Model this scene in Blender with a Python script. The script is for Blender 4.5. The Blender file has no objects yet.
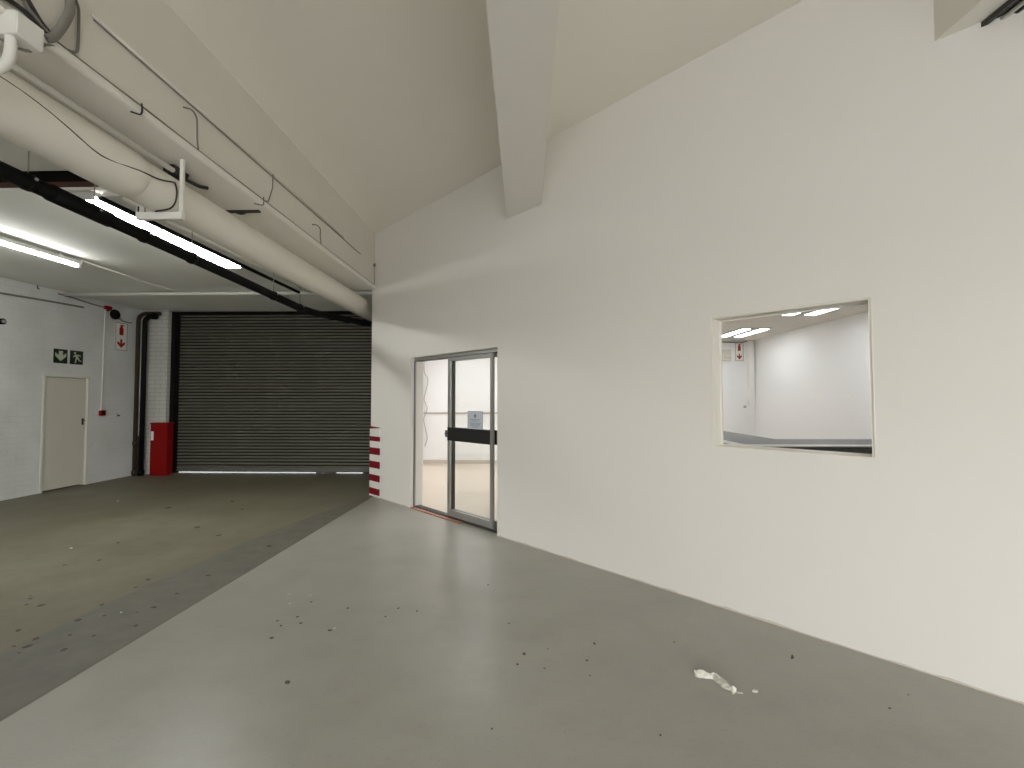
import bpy, bmesh, math, random
from mathutils import Vector, Matrix
random.seed(7)
SC = bpy.context.scene
COL = SC.collection
PI = math.pi

# ------------------------------------------------------------------ materials
def nodemat(name):
    m = bpy.data.materials.new(name); m.use_nodes = True
    nt = m.node_tree
    return m, nt, nt.nodes['Principled BSDF']

def pbr(name, col, rough=0.6, metal=0.0, spec=0.5, emit=0.0, bump=0.0, bscale=60.0, mottle=0.0, mscale=2.0):
    m, nt, b = nodemat(name)
    b.inputs['Base Color'].default_value = (*col, 1)
    b.inputs['Roughness'].default_value = rough
    b.inputs['Metallic'].default_value = metal
    b.inputs['Specular IOR Level'].default_value = spec
    if emit:
        b.inputs['Emission Color'].default_value = (*col, 1)
        b.inputs['Emission Strength'].default_value = emit
    g = nt.nodes.new('ShaderNodeNewGeometry')
    if mottle:
        n = nt.nodes.new('ShaderNodeTexNoise'); n.inputs['Scale'].default_value = mscale
        n.inputs['Detail'].default_value = 5
        nt.links.new(g.outputs['Position'], n.inputs['Vector'])
        mx = nt.nodes.new('ShaderNodeMix'); mx.data_type = 'RGBA'
        mx.inputs[6].default_value = tuple(c * (1 - mottle) for c in col) + (1,)
        mx.inputs[7].default_value = tuple(min(1, c * (1 + mottle * 0.6)) for c in col) + (1,)
        nt.links.new(n.outputs['Fac'], mx.inputs[0])
        nt.links.new(mx.outputs[2], b.inputs['Base Color'])
    if bump:
        n2 = nt.nodes.new('ShaderNodeTexNoise'); n2.inputs['Scale'].default_value = bscale
        n2.inputs['Detail'].default_value = 4
        nt.links.new(g.outputs['Position'], n2.inputs['Vector'])
        bp = nt.nodes.new('ShaderNodeBump'); bp.inputs['Strength'].default_value = bump
        bp.inputs['Distance'].default_value = 0.01
        nt.links.new(n2.outputs['Fac'], bp.inputs['Height'])
        nt.links.new(bp.outputs['Normal'], b.inputs['Normal'])
    return m

def brick_mat(name, col, axis, mort=0.95):
    """painted brickwork: the courses show as shallow relief; axis 0 = wall in the XZ plane, 1 = wall in the YZ plane"""
    m, nt, b = nodemat(name)
    b.inputs['Roughness'].default_value = 0.65
    g = nt.nodes.new('ShaderNodeNewGeometry')
    s = nt.nodes.new('ShaderNodeSeparateXYZ'); nt.links.new(g.outputs['Position'], s.inputs[0])
    c = nt.nodes.new('ShaderNodeCombineXYZ')
    nt.links.new(s.outputs[axis], c.inputs[0]); nt.links.new(s.outputs[2], c.inputs[1])
    br = nt.nodes.new('ShaderNodeTexBrick')
    br.inputs['Scale'].default_value = 1.0
    br.inputs['Brick Width'].default_value = 0.23; br.inputs['Row Height'].default_value = 0.085
    br.inputs['Mortar Size'].default_value = 0.007; br.inputs['Mortar Smooth'].default_value = 0.4
    br.inputs['Color1'].default_value = (*col, 1)
    br.inputs['Color2'].default_value = tuple(x * 0.985 for x in col) + (1,)
    br.inputs['Mortar'].default_value = tuple(x * mort for x in col) + (1,)
    nt.links.new(c.outputs[0], br.inputs['Vector'])
    n = nt.nodes.new('ShaderNodeTexNoise'); n.inputs['Scale'].default_value = 1.6; n.inputs['Detail'].default_value = 6
    nt.links.new(g.outputs['Position'], n.inputs['Vector'])
    mx = nt.nodes.new('ShaderNodeMix'); mx.data_type = 'RGBA'; mx.blend_type = 'MULTIPLY'
    mx.inputs[0].default_value = 1.0
    rp = nt.nodes.new('ShaderNodeValToRGB')
    rp.color_ramp.elements[0].position = 0.3; rp.color_ramp.elements[0].color = (0.86, 0.86, 0.84, 1)
    rp.color_ramp.elements[1].position = 0.65; rp.color_ramp.elements[1].color = (1, 1, 1, 1)
    nt.links.new(n.outputs['Fac'], rp.inputs[0])
    nt.links.new(br.outputs['Color'], mx.inputs[6]); nt.links.new(rp.outputs[0], mx.inputs[7])
    nt.links.new(mx.outputs[2], b.inputs['Base Color'])
    bp = nt.nodes.new('ShaderNodeBump'); bp.inputs['Strength'].default_value = 0.5; bp.inputs['Distance'].default_value = 0.006
    bp.invert = True
    nt.links.new(br.outputs['Fac'], bp.inputs['Height']); nt.links.new(bp.outputs['Normal'], b.inputs['Normal'])
    return m

def glass_mat(name, tint=(0.985, 0.99, 0.988)):
    m = bpy.data.materials.new(name); m.use_nodes = True
    nt = m.node_tree; nt.nodes.clear()
    out = nt.nodes.new('ShaderNodeOutputMaterial')
    tr = nt.nodes.new('ShaderNodeBsdfTransparent'); tr.inputs[0].default_value = (*tint, 1)
    gl = nt.nodes.new('ShaderNodeBsdfGlossy'); gl.inputs['Roughness'].default_value = 0.02
    lw = nt.nodes.new('ShaderNodeLayerWeight'); lw.inputs[0].default_value = 0.5
    pw = nt.nodes.new('ShaderNodeMath'); pw.operation = 'POWER'; pw.inputs[1].default_value = 5.0
    nt.links.new(lw.outputs['Facing'], pw.inputs[0])
    fr = nt.nodes.new('ShaderNodeMath'); fr.operation = 'MULTIPLY_ADD'; fr.inputs[1].default_value = 0.9; fr.inputs[2].default_value = 0.03
    nt.links.new(pw.outputs[0], fr.inputs[0])
    mx = nt.nodes.new('ShaderNodeMixShader')
    nt.links.new(fr.outputs[0], mx.inputs[0]); nt.links.new(tr.outputs[0], mx.inputs[1]); nt.links.new(gl.outputs[0], mx.inputs[2])
    nt.links.new(mx.outputs[0], out.inputs[0])
    return m

def floor_mat():
    m, nt, b = nodemat('painted_and_bare_concrete')
    N, L = nt.nodes.new, nt.links.new
    g = N('ShaderNodeNewGeometry'); s = N('ShaderNodeSeparateXYZ'); L(g.outputs['Position'], s.inputs[0])
    def math_(op, a, c=None, clamp=False):
        n = N('ShaderNodeMath'); n.operation = op; n.use_clamp = clamp
        for i, v in enumerate((a, c)):
            if v is None: continue
            if isinstance(v, (int, float)): n.inputs[i].default_value = v
            else: L(v, n.inputs[i])
        return n.outputs[0]
    def noise(scale, detail=5, rough=0.55, stretch=None):
        n = N('ShaderNodeTexNoise'); n.inputs['Scale'].default_value = scale
        n.inputs['Detail'].default_value = detail; n.inputs['Roughness'].default_value = rough
        if stretch:
            mp = N('ShaderNodeMapping'); mp.inputs['Scale'].default_value = stretch
            L(g.outputs['Position'], mp.inputs[0]); L(mp.outputs[0], n.inputs['Vector'])
        else: L(g.outputs['Position'], n.inputs['Vector'])
        return n.outputs['Fac']
    def mix(f, a, c):
        n = N('ShaderNodeMix'); n.data_type = 'RGBA'
        for i, v in ((0, f), (6, a), (7, c)):
            if isinstance(v, tuple): n.inputs[i].default_value = (*v, 1)
            elif isinstance(v, (int, float)): n.inputs[i].default_value = v
            else: L(v, n.inputs[i])
        return n.outputs[2]
    def ramp(v, lo, hi):
        n = N('ShaderNodeMapRange'); n.inputs['From Min'].default_value = lo; n.inputs['From Max'].default_value = hi
        L(v, n.inputs[0]); return n.outputs[0]
    X, Y = s.outputs[0], s.outputs[1]
    wob = math_('MULTIPLY', math_('SUBTRACT', noise(9, 3), 0.5), 0.012)
    xs = math_('ADD', math_('ADD', math_('ADD', X, math_('MULTIPLY', math_('SUBTRACT', Y, 2.16), -0.0215)), 2.528), wob)
    paint = ramp(xs, -0.004, 0.004)
    joint = math_('SUBTRACT', 1.0, ramp(math_('ABSOLUTE', xs), 0.005, 0.014))
    wob2 = math_('MULTIPLY', math_('SUBTRACT', noise(3, 5), 0.5), 0.10)
    yq = math_('SUBTRACT', Y, 2.6)
    xb = math_('ADD', math_('SUBTRACT', math_('ADD', X, 3.20), math_('MULTIPLY', math_('MULTIPLY', yq, yq), 0.033)), wob2)
    band = ramp(xb, -0.02, 0.04)
    # bare olive concrete
    n1 = noise(0.9, 6, 0.6); n2 = noise(5, 6, 0.65); n3 = noise(0.55, 4, 0.5, (1, 0.35, 1))
    bay = mix(ramp(n1, 0.35, 0.65), (0.150, 0.138, 0.092), (0.226, 0.213, 0.155))
    bay = mix(math_('MULTIPLY', ramp(n3, 0.45, 0.62), 0.75), bay, (0.140, 0.122, 0.076))
    bay = mix(math_('MULTIPLY', ramp(n2, 0.50, 0.72), 0.40), bay, (0.11, 0.098, 0.068))
    strip = mix(ramp(n2, 0.35, 0.65), (0.112, 0.105, 0.084), (0.150, 0.142, 0.115))
    bay = mix(band, bay, strip)
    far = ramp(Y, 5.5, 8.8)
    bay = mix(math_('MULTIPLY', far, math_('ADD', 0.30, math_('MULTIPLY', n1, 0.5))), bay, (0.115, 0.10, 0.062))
    # grey floor paint
    hall = mix(ramp(noise(0.7, 6, 0.6), 0.35, 0.65), (0.325, 0.317, 0.278), (0.365, 0.357, 0.316))
    hall = mix(math_('MULTIPLY', ramp(noise(2.6, 7, 0.7), 0.48, 0.75), 0.32), hall, (0.24, 0.225, 0.19))
    hall = mix(math_('MULTIPLY', ramp(noise(1.7, 6, 0.6, (1, 1.6, 1)), 0.48, 0.78), 0.38), hall, (0.40, 0.39, 0.35))
    # grimy corner where the paint runs past the free end of the wall
    dx = math_('ADD', X, 2.75); dy = math_('SUBTRACT', Y, 7.7)
    dist = math_('SQRT', math_('ADD', math_('MULTIPLY', math_('MULTIPLY', dx, dx), 2.0), math_('MULTIPLY', math_('MULTIPLY', dy, dy), 0.35)))
    grime = math_('MULTIPLY', math_('SUBTRACT', 1.0, ramp(math_('ADD', dist, math_('MULTIPLY', math_('SUBTRACT', noise(2.3, 5), 0.5), 0.8)), 0.1, 1.5)), 0.6)
    c = mix(grime, mix(paint, bay, hall), (0.13, 0.118, 0.085))
    c = mix(math_('MULTIPLY', joint, 0.75), c, (0.07, 0.065, 0.05))
    # fine grit speckle
    c = mix(math_('MULTIPLY', ramp(noise(70, 2, 0.5), 0.62, 0.78), 0.35), c, (0.13, 0.12, 0.10))
    L(c, b.inputs['Base Color'])
    r_h = math_('ADD', 0.29, math_('MULTIPLY', noise(0.9, 4, 0.5), 0.10))
    r = math_('ADD', math_('MULTIPLY', paint, r_h), math_('MULTIPLY', math_('SUBTRACT', 1.0, paint), 0.55))
    L(r, b.inputs['Roughness'])
    bp = N('ShaderNodeBump'); bp.inputs['Strength'].default_value = 0.10; bp.inputs['Distance'].default_value = 0.004
    L(noise(14, 6, 0.6), bp.inputs['Height']); L(bp.outputs['Normal'], b.inputs['Normal'])
    return m

WALLC = (0.735, 0.710, 0.668)
M = {}
M['wall'] = pbr('white_wall_paint', WALLC, 0.55, bump=0.05, bscale=7, mottle=0.025, mscale=1.3)
M['ceil'] = pbr('cream_ceiling_paint', (0.84, 0.81, 0.735), 0.7, mottle=0.03, mscale=1.0)
M['bulkhead'] = pbr('bulkhead_paint', (0.745, 0.715, 0.645), 0.7, bump=0.15, bscale=9, mottle=0.05, mscale=3)
M['beam'] = pbr('cream_beam_paint', (0.80, 0.775, 0.71), 0.6, mottle=0.03, mscale=4)
M['bayceil'] = pbr('bay_ceiling_paint', (0.83, 0.825, 0.78), 0.7, mottle=0.12, mscale=1.1)
M['brick_l'] = brick_mat('painted_brick_side', (0.70, 0.71, 0.70), 1)
M['brick_p'] = brick_mat('painted_brick_pier', (0.60, 0.60, 0.56), 0, 0.72)
M['floor'] = floor_mat()
M['pipe'] = pbr('cream_pipe_paint', (0.82, 0.79, 0.71), 0.45, mottle=0.04, mscale=6)
M['conduit'] = pbr('white_conduit', (0.80, 0.79, 0.74), 0.4)
M['black'] = pbr('black_pipe_plastic', (0.005, 0.005, 0.005), 0.6, spec=0.12)
M['cable'] = pbr('black_cable', (0.02, 0.02, 0.02), 0.5)
M['greycable'] = pbr('grey_flexible_conduit', (0.20, 0.19, 0.17), 0.5)
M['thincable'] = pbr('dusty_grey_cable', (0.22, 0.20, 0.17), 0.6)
M['palecable'] = pbr('pale_grey_cable', (0.46, 0.42, 0.39), 0.6)
M['rust'] = pbr('rusty_brown_pipe', (0.050, 0.036, 0.024), 0.7, spec=0.2, mottle=0.4, mscale=9)
M['ruststeel'] = pbr('red_oxide_steel', (0.105, 0.052, 0.038), 0.7, spec=0.2, mottle=0.3, mscale=6)
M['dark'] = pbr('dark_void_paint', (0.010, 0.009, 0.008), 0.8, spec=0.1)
M['shutter'] = pbr('dark_shutter_steel', (0.172, 0.162, 0.134), 0.30, metal=0.0, spec=0.9, mottle=0.15, mscale=1.4)
M['shuttergap'] = pbr('painted_joint_shade', (0.014, 0.013, 0.011), 0.8, spec=0.1)  # shade in the crevices between slats, painted as a dark colour
M['shutterbar'] = pbr('shutter_bottom_bar', (0.20, 0.195, 0.18), 0.4, metal=0.5)
M['red'] = pbr('red_enamel', (0.21, 0.003, 0.002), 0.5, spec=0.15)
M['redpaint'] = pbr('red_stripe_paint', (0.185, 0.004, 0.012), 0.5, spec=0.2)
M['whitepaint'] = pbr('white_stripe_paint', (0.74, 0.73, 0.69), 0.5)
M['doorpaint'] = pbr('cream_door_paint', (0.60, 0.575, 0.50), 0.5, mottle=0.05, mscale=2)
M['doorframe'] = pbr('white_door_frame_paint', (0.66, 0.645, 0.58), 0.45)
M['alu'] = pbr('grey_anodised_aluminium', (0.36, 0.355, 0.335), 0.35, metal=0.6)
M['aludark'] = pbr('dark_aluminium_seal', (0.045, 0.04, 0.035), 0.5)
M['blackband'] = pbr('black_door_band', (0.008, 0.008, 0.008), 0.3)
M['glass'] = glass_mat('clear_glass')
M['paper'] = pbr('notice_paper', (0.62, 0.66, 0.74), 0.7)
M['ink'] = pbr('notice_ink', (0.22, 0.26, 0.34), 0.7)
M['terracotta'] = pbr('terracotta_threshold', (0.42, 0.20, 0.13), 0.6, mottle=0.4, mscale=14)
M['signgreen'] = pbr('dark_green_sign', (0.010, 0.022, 0.012), 0.4)
M['signpale'] = pbr('pale_green_symbol', (0.46, 0.52, 0.38), 0.5)
M['signwhite'] = pbr('white_sign_face', (0.74, 0.74, 0.69), 0.5)
M['signborder'] = pbr('grey_green_sign_border', (0.30, 0.31, 0.24), 0.6)
M['signred'] = pbr('red_sign_symbol', (0.30, 0.008, 0.008), 0.5, spec=0.2)
M['winframe'] = pbr('cream_window_frame', (0.78, 0.75, 0.68), 0.45)
M['batten'] = pbr('white_batten_enamel', (0.70, 0.70, 0.67), 0.4)
M['lampcap'] = pbr('grey_lamp_cap', (0.35, 0.35, 0.34), 0.5)
M['tube'] = pbr('lit_fluorescent_tube', (0.99, 1.0, 0.965), 0.5, emit=50)
M['diffuser'] = pbr('lit_diffuser', (0.99, 1.0, 0.955), 0.5, emit=38)
M['panel'] = pbr('lit_ceiling_panel', (0.96, 0.985, 1.0), 0.5, emit=14.5)
M['reflector'] = pbr('dark_reflector', (0.05, 0.05, 0.048), 0.35, metal=0.4)
M['unlit'] = pbr('unlit_tube', (0.78, 0.78, 0.74), 0.3)
M['roomwall'] = pbr('room_white_paint', (0.80, 0.80, 0.805), 0.6)
M['roomceil'] = pbr('room_ceiling_tiles', (0.62, 0.60, 0.55), 0.8, mottle=0.05, mscale=3)
M['roomfloor'] = pbr('room_beige_vinyl', (0.64, 0.56, 0.46), 0.35, mottle=0.08, mscale=2)
M['rail'] = pbr('brown_wall_rail', (0.46, 0.39, 0.35), 0.6)
M['skirt'] = pbr('grey_skirting', (0.55, 0.50, 0.43), 0.6)
M['counter'] = pbr('grey_counter_laminate', (0.135, 0.135, 0.14), 0.5)
M['counterdark'] = pbr('dark_counter_front', (0.06, 0.063, 0.066), 0.5)
M['counteredge'] = pbr('white_counter_edge', (0.82, 0.82, 0.80), 0.4)
M['cream'] = pbr('cream_plastic', (0.62, 0.60, 0.50), 0.5)
M['dirt'] = pbr('dark_dirt', (0.085, 0.075, 0.058), 0.9)
M['chip'] = pbr('white_paint_chip', (0.70, 0.69, 0.64), 0.7)
M['rag'] = pbr('crumpled_plastic', (0.60, 0.58, 0.50), 0.45)
M['screw'] = pbr('steel_fixing', (0.45, 0.44, 0.42), 0.35, metal=0.8)
M['ground'] = pbr('pale_yard_concrete', (0.70, 0.70, 0.68), 0.8, mottle=0.1)

# ------------------------------------------------------------------ mesh helpers
class MB:
    def __init__(self): self.bm = bmesh.new(); self.mats = []
    def mi(self, mat):
        if mat not in self.mats: self.mats.append(mat)
        return self.mats.index(mat)
    def box(self, x0, x1, y0, y1, z0, z1, mat, bevel=0.0, seg=2):
        i = self.mi(mat)
        vs = [self.bm.verts.new((x, y, z)) for x in (x0, x1) for y in (y0, y1) for z in (z0, z1)]
        idx = [(0, 1, 3, 2), (4, 6, 7, 5), (0, 4, 5, 1), (2, 3, 7, 6), (0, 2, 6, 4), (1, 5, 7, 3)]
        fs = [self.bm.faces.new([vs[k] for k in f]) for f in idx]
        for f in fs: f.material_index = i
        if bevel:
            es = list({e for f in fs for e in f.edges})
            r = bmesh.ops.bevel(self.bm, geom=es, offset=bevel, segments=seg, affect='EDGES', profile=0.5)
            for f in r['faces']: f.material_index = i
        return self
    def tube(self, pts, r, mat, n=12, caps=True, taper=None):
        i = self.mi(mat)
        P = [Vector(p) for p in pts]
        rings = []; up = None
        for k, p in enumerate(P):
            t = (P[min(k + 1, len(P) - 1)] - P[max(k - 1, 0)]).normalized()
            if up is None:
                a = Vector((0, 0, 1)) if abs(t.z) < 0.9 else Vector((1, 0, 0))
                up = (a - t * a.dot(t)).normalized()
            else:
                up = (up - t * up.dot(t)).normalized()
            s = t.cross(up)
            rr = taper[k] if taper else r
            rings.append([self.bm.verts.new(p + (up * math.cos(2 * PI * j / n) + s * math.sin(2 * PI * j / n)) * rr) for j in range(n)])
        for a, b in zip(rings, rings[1:]):
            for j in range(n):
                f = self.bm.faces.new((a[j], a[(j + 1) % n], b[(j + 1) % n], b[j])); f.smooth = True; f.material_index = i
        if caps:
            f = self.bm.faces.new(list(reversed(rings[0]))); f.material_index = i
            f = self.bm.faces.new(rings[-1]); f.material_index = i
        return self
    def prism(self, poly, d, mat, o=(0, 0, 0), u=(1, 0, 0), v=(0, 0, 1)):
        """flat outline poly in (u, v) from o, extruded by vector d"""
        i = self.mi(mat); o, u, v, d = Vector(o), Vector(u), Vector(v), Vector(d)
        a = [self.bm.verts.new(o + u * p[0] + v * p[1]) for p in poly]
        b = [self.bm.verts.new(w.co + d) for w in a]
        fs = [self.bm.faces.new(list(reversed(a))), self.bm.faces.new(b)]
        for k in range(len(a)):
            fs.append(self.bm.faces.new((a[k], a[(k + 1) % len(a)], b[(k + 1) % len(a)], b[k])))
        for f in fs: f.material_index = i
        return self
    def profile(self, prof, x0, x1, mat, smooth=False):
        """open profile of (y, z) points swept along x"""
        i = self.mi(mat)
        a = [self.bm.verts.new((x0, y, z)) for y, z in prof]; b = [self.bm.verts.new((x1, y, z)) for y, z in prof]
        for k in range(len(a) - 1):
            f = self.bm.faces.new((a[k], b[k], b[k + 1], a[k + 1])); f.material_index = i; f.smooth = smooth
        return self
    def build(self, name, parent=None, recalc=True):
        if recalc: bmesh.ops.recalc_face_normals(self.bm, faces=self.bm.faces[:])
        me = bpy.data.meshes.new(name); self.bm.to_mesh(me); self.bm.free()
        for m in self.mats: me.materials.append(M[m])
        o = bpy.data.objects.new(name, me); COL.objects.link(o)
        if parent is not None: o.parent = parent
        return o

def tag(o, label, cat=None, group=None, kind=None):
    o['label'] = label
    if cat: o['category'] = cat
    if group: o['group'] = group
    if kind: o['kind'] = kind
    return o
def empty(name, loc=(0, 0, 0), rz=0.0):
    o = bpy.data.objects.new(name, None); COL.objects.link(o); o.location = loc; o.rotation_euler = (0, 0, rz)
    o.empty_display_size = 0.1
    return o
def copy_tree(o, parent=None):
    c = o.copy(); COL.objects.link(c)
    if parent is not None: c.parent = parent
    for ch in list(o.children): copy_tree(ch, c)
    return c
def smooth_path(pts, n=6):
    P = [Vector(p) for p in pts]; P = [2 * P[0] - P[1]] + P + [2 * P[-1] - P[-2]]
    out = []
    for k in range(1, len(P) - 2):
        a, b, c, d = P[k - 1:k + 3]
        for j in range(n):
            t = j / n
            out.append(0.5 * ((2 * b) + (c - a) * t + (2 * a - 5 * b + 4 * c - d) * t * t + (3 * b - a - 3 * c + d) * t ** 3))
    out.append(P[-2]); return out
def fillet(pts, r, n=6):
    P = [Vector(p) for p in pts]; out = [P[0]]
    for a, b, c in zip(P, P[1:], P[2:]):
        u, v = (a - b).normalized(), (c - b).normalized()
        s, e = b + u * r, b + v * r
        for j in range(n + 1):
            t = j / n; out.append(s * (1 - t) ** 2 + b * 2 * t * (1 - t) + e * t * t)
    out.append(P[-1]); return out

# ------------------------------------------------------------------ setting: shell
H = 4.27                                   # hall ceiling
P0 = Vector((-2.50, 7.30, 0)); ANG = math.atan2(-0.696, 0.718)
def struct(mb, name, label, cat):
    return tag(mb.build(name), label, cat, kind='structure')

b = MB(); b.box(-8.3, 12, -6.0, 9.7, -0.12, 0, 'floor')
struct(b, 'floor', 'concrete floor, grey painted on the right and bare olive on the left', 'floor')
b = MB(); b.box(-2.45, 12, -6.0, 11.2, H, H + 0.2, 'ceil')
struct(b, 'ceiling', 'high cream painted flat ceiling above the grey floor', 'ceiling')
b = MB(); b.box(-8.3, -2.95, 3.90, 9.7, 3.425, 4.4, 'bayceil')
b.box(-3.80, -2.95, 3.90, 7.30, 3.385, 3.424, 'bayceil')
b.box(-2.95, -2.45, 7.30, 9.7, 3.425, 4.4, 'bayceil')
struct(b, 'ceiling', 'low slab ceiling over the loading bay in front of the roller shutter', 'ceiling')
b = MB(); b.box(-8.3, -2.6, -6.0, 3.82, 3.58, 4.4, 'bayceil')
b.box(-8.3, -2.6, 3.82, 3.90, 3.68, 4.4, 'dark')
struct(b, 'ceiling', 'grey ceiling patch at upper left nearer than the rusty steel lintel', 'ceiling')
b = MB(); b.box(-8.0, -2.955, 3.87, 3.897, 3.50, 3.70, 'dark'); b.box(-8.0, -2.7, 3.86, 3.90, 3.44, 3.50, 'ruststeel'); b.box(-8.0, -2.7, 3.84, 3.90, 3.415, 3.44, 'bayceil')  # dark panel paints the shaded slot above the lintel
struct(b, 'trim_1', 'rusty steel lintel crossing the bay at the slab edge', 'lintel')
# bulkhead between high hall and low bay
b = MB(); b.box(-2.95, -2.45, -6.0, 7.27, 3.40, H, 'bulkhead')
struct(b, 'wall_bulkhead', 'cream bulkhead face dropping from the hall ceiling to the bay', 'wall')
b = MB(); b.box(-2.95, -2.405, -6.0, 7.26, 3.340, 3.405, 'beam', 0.030, 4)
struct(b, 'trim_2', 'rounded cream flange along the bottom of the bulkhead', 'flange')
# left wall with door opening, pier, roller lintel
b = MB(); D0, D1, DH = 7.265, 8.075, 1.975
b.box(-8.25, -8.0, -6.0, D0, 0, 4.4, 'brick_l'); b.box(-8.25, -8.0, D1, 9.7, 0, 4.4, 'brick_l'); b.box(-8.25, -8.0, D0, D1, DH, 4.4, 'brick_l')
b.box(-8.4, -8.22, D0 - .2, D1 + .2, 0, DH + .2, 'dark')
struct(b, 'wall_left', 'white painted brick wall with the cream side door in it', 'wall')
b = MB(); b.box(-8.0, -7.455, 9.19, 9.28, 0, 3.43, 'brick_p'); b.box(-8.0, -7.50, 9.28, 9.6, 0, 3.43, 'dark')
struct(b, 'wall_pier', 'white painted brick pier between left wall and roller shutter', 'wall')
b = MB(); b.box(-7.5, -2.5, 9.48, 9.7, 3.40, 4.4, 'bayceil')
struct(b, 'wall_far', 'narrow lintel wall above the roller shutter', 'wall')
b = MB(); b.box(-2.50, -2.44, 7.32, 11.0, 0, 3.42, 'roomwall')
struct(b, 'wall_partition', 'white partition between the bay and the bright room', 'wall')
# diagonal hall wall with sliding door and window openings (local x along the wall, local y into the room)
S0, S1, SH = 1.215, 3.055, 2.155
WN0, WN1, WZ0, WZ1 = 5.485, 6.452, 1.193, 2.180
T = 0.20
b = MB()
def wbox(x0, x1, z0, z1): b.box(x0, x1, 0, T, z0, z1, 'wall')
wbox(0, S0, 0, 3.40); wbox(0.02, S0, 3.40, H); wbox(S0, S1, SH, H); wbox(S1, WN0, 0, H); wbox(WN0, WN1, 0, WZ0); wbox(WN0, WN1, WZ1, H); wbox(WN1, 13.2, 0, H)
o = struct(b, 'wall_right', 'long white diagonal wall with glass sliding door and window', 'wall')
o.location = P0; o.rotation_euler = (0, 0, ANG)
# rough paint edge where wall meets floor
b = MB(); pts = []; x = 0.3
prof = []
while x < 12.9:
    if not (S0 - 0.01 < x < S1 + 0.02):
        prof.append((x, 0.006 + 0.012 * random.random() ** 2))
    x += 0.05 + 0.06 * random.random()
seg = [[p for p in prof if p[0] < S0], [p for p in prof if p[0] > S1]]
for sg in seg:
    poly = [(sg[0][0], 0.0)] + sg + [(sg[-1][0], 0.0)]
    b.prism([(p[0], p[1]) for p in poly], (0, -0.004, 0), 'skirt', o=(0, 0, 0))
o = struct(b, 'baseboard_right', 'ragged dark paint edge along the foot of the white diagonal wall', 'baseboard')
o.location = P0; o.rotation_euler = (0, 0, ANG)
# hall end behind the viewer, with a wide open doorway
b = MB(); b.box(-8.3, -2.45, -6.2, -6.0, 0, H, 'wall'); b.box(4.1, 12, -6.2, -6.0, 0, H, 'wall'); b.box(-2.45, 4.1, -6.2, -6.0, 2.7, H, 'wall')
struct(b, 'wall_rear', 'white rear wall of the hall with a wide open doorway', 'wall')
b = MB(); b.box(7.0, 7.2, -6.0, -1.6, 0, H, 'wall')
struct(b, 'wall_side', 'white side wall of the hall past the diagonal wall', 'wall')
b = MB(); b.box(-60, 60, 9.72, 60, -0.14, -0.02, 'ground'); b.box(-60, 60, -60, -6.2, -0.14, -0.02, 'ground')
struct(b, 'ground', 'pale concrete yard outside the roller shutter', 'ground')

# room behind the diagonal wall
n_in = Vector((0.696, 0.718, 0)); dw = Vector((0.718, -0.696, 0))
q0 = P0 + n_in * T; q1 = q0 + dw * 13.0
floor_poly = [(-2.44, 10.9), (-2.44, 7.5), (q0.x + 0.05, q0.y - 0.05), (q1.x, q1.y), (9.6, 10.9)]
RH = 2.96
b = MB(); b.prism([(q0.x - .04, q0.y + .04), (q1.x, q1.y), (10, q1.y), (10, 11.1), (-2.46, 11.1)], (0, 0, 0.004), 'roomfloor', o=(0, 0, 0), u=(1, 0, 0), v=(0, 1, 0))
struct(b, 'floor', 'beige vinyl floor of the bright room seen through the glass door', 'floor')
b = MB(); b.prism([(q0.x - .04, q0.y + .04), (q1.x, q1.y), (10, q1.y), (10, 11.1), (-2.46, 11.1)], (0, 0, 0.1), 'roomceil', o=(0, 0, RH), u=(1, 0, 0), v=(0, 1, 0))
struct(b, 'ceiling', 'tiled ceiling of the bright room seen through the window', 'ceiling')
b = MB(); b.box(-2.5, 5.6, 10.9, 11.1, 0, RH, 'roomwall')
struct(b, 'wall_room_back', 'white back wall of the bright room', 'wall')
b = MB(); b.box(5.5, 5.65, -1.2, 10.9, 0, RH, 'roomwall')
struct(b, 'wall_room_right', 'white right wall of the bright room behind the window', 'wall')
b = MB(); b.box(-2.44, 5.5, 10.885, 10.9, 0, 0.09, 'skirt')
struct(b, 'baseboard_room', 'low skirting along the back wall of the bright room', 'baseboard')
b = MB(); b.box(-2.44, 4.2, 10.87, 10.9, 1.205, 1.24, 'rail', 0.004)
tag(b.build('wall_rail'), 'thin brown rail along the back wall seen through the glass door', 'rail')
b = MB(); b.box(5.34, 5.47, 10.80, 10.9, 1.42, RH, 'counteredge', 0.004)
tag(b.build('pipe_cover'), 'narrow white vertical boxing in the far corner seen through the window', 'boxing')

# beams under the hall ceiling (end on the diagonal wall)
def beam(x0, x1, label):
    def ywall(x): return P0.y + (x - P0.x) / 0.718 * -0.696
    b = MB(); i = b.mi('beam')
    poly = [(x0, -6.0), (x1, -6.0), (x1, ywall(x1) + 0.02), (x0, ywall(x0) + 0.02)]
    b.prism(poly, (0, 0, H - 3.61 + 0.01), 'beam', o=(0, 0, 3.61), u=(1, 0, 0), v=(0, 1, 0))
    return struct(b, 'ceiling_beam', label, 'beam')
beam(-0.195, 0.185, 'cream ceiling beam running overhead to the middle of the diagonal wall')
beam(2.365, 2.745, 'cream ceiling beam at the upper right with a dark light fitting below')

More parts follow.
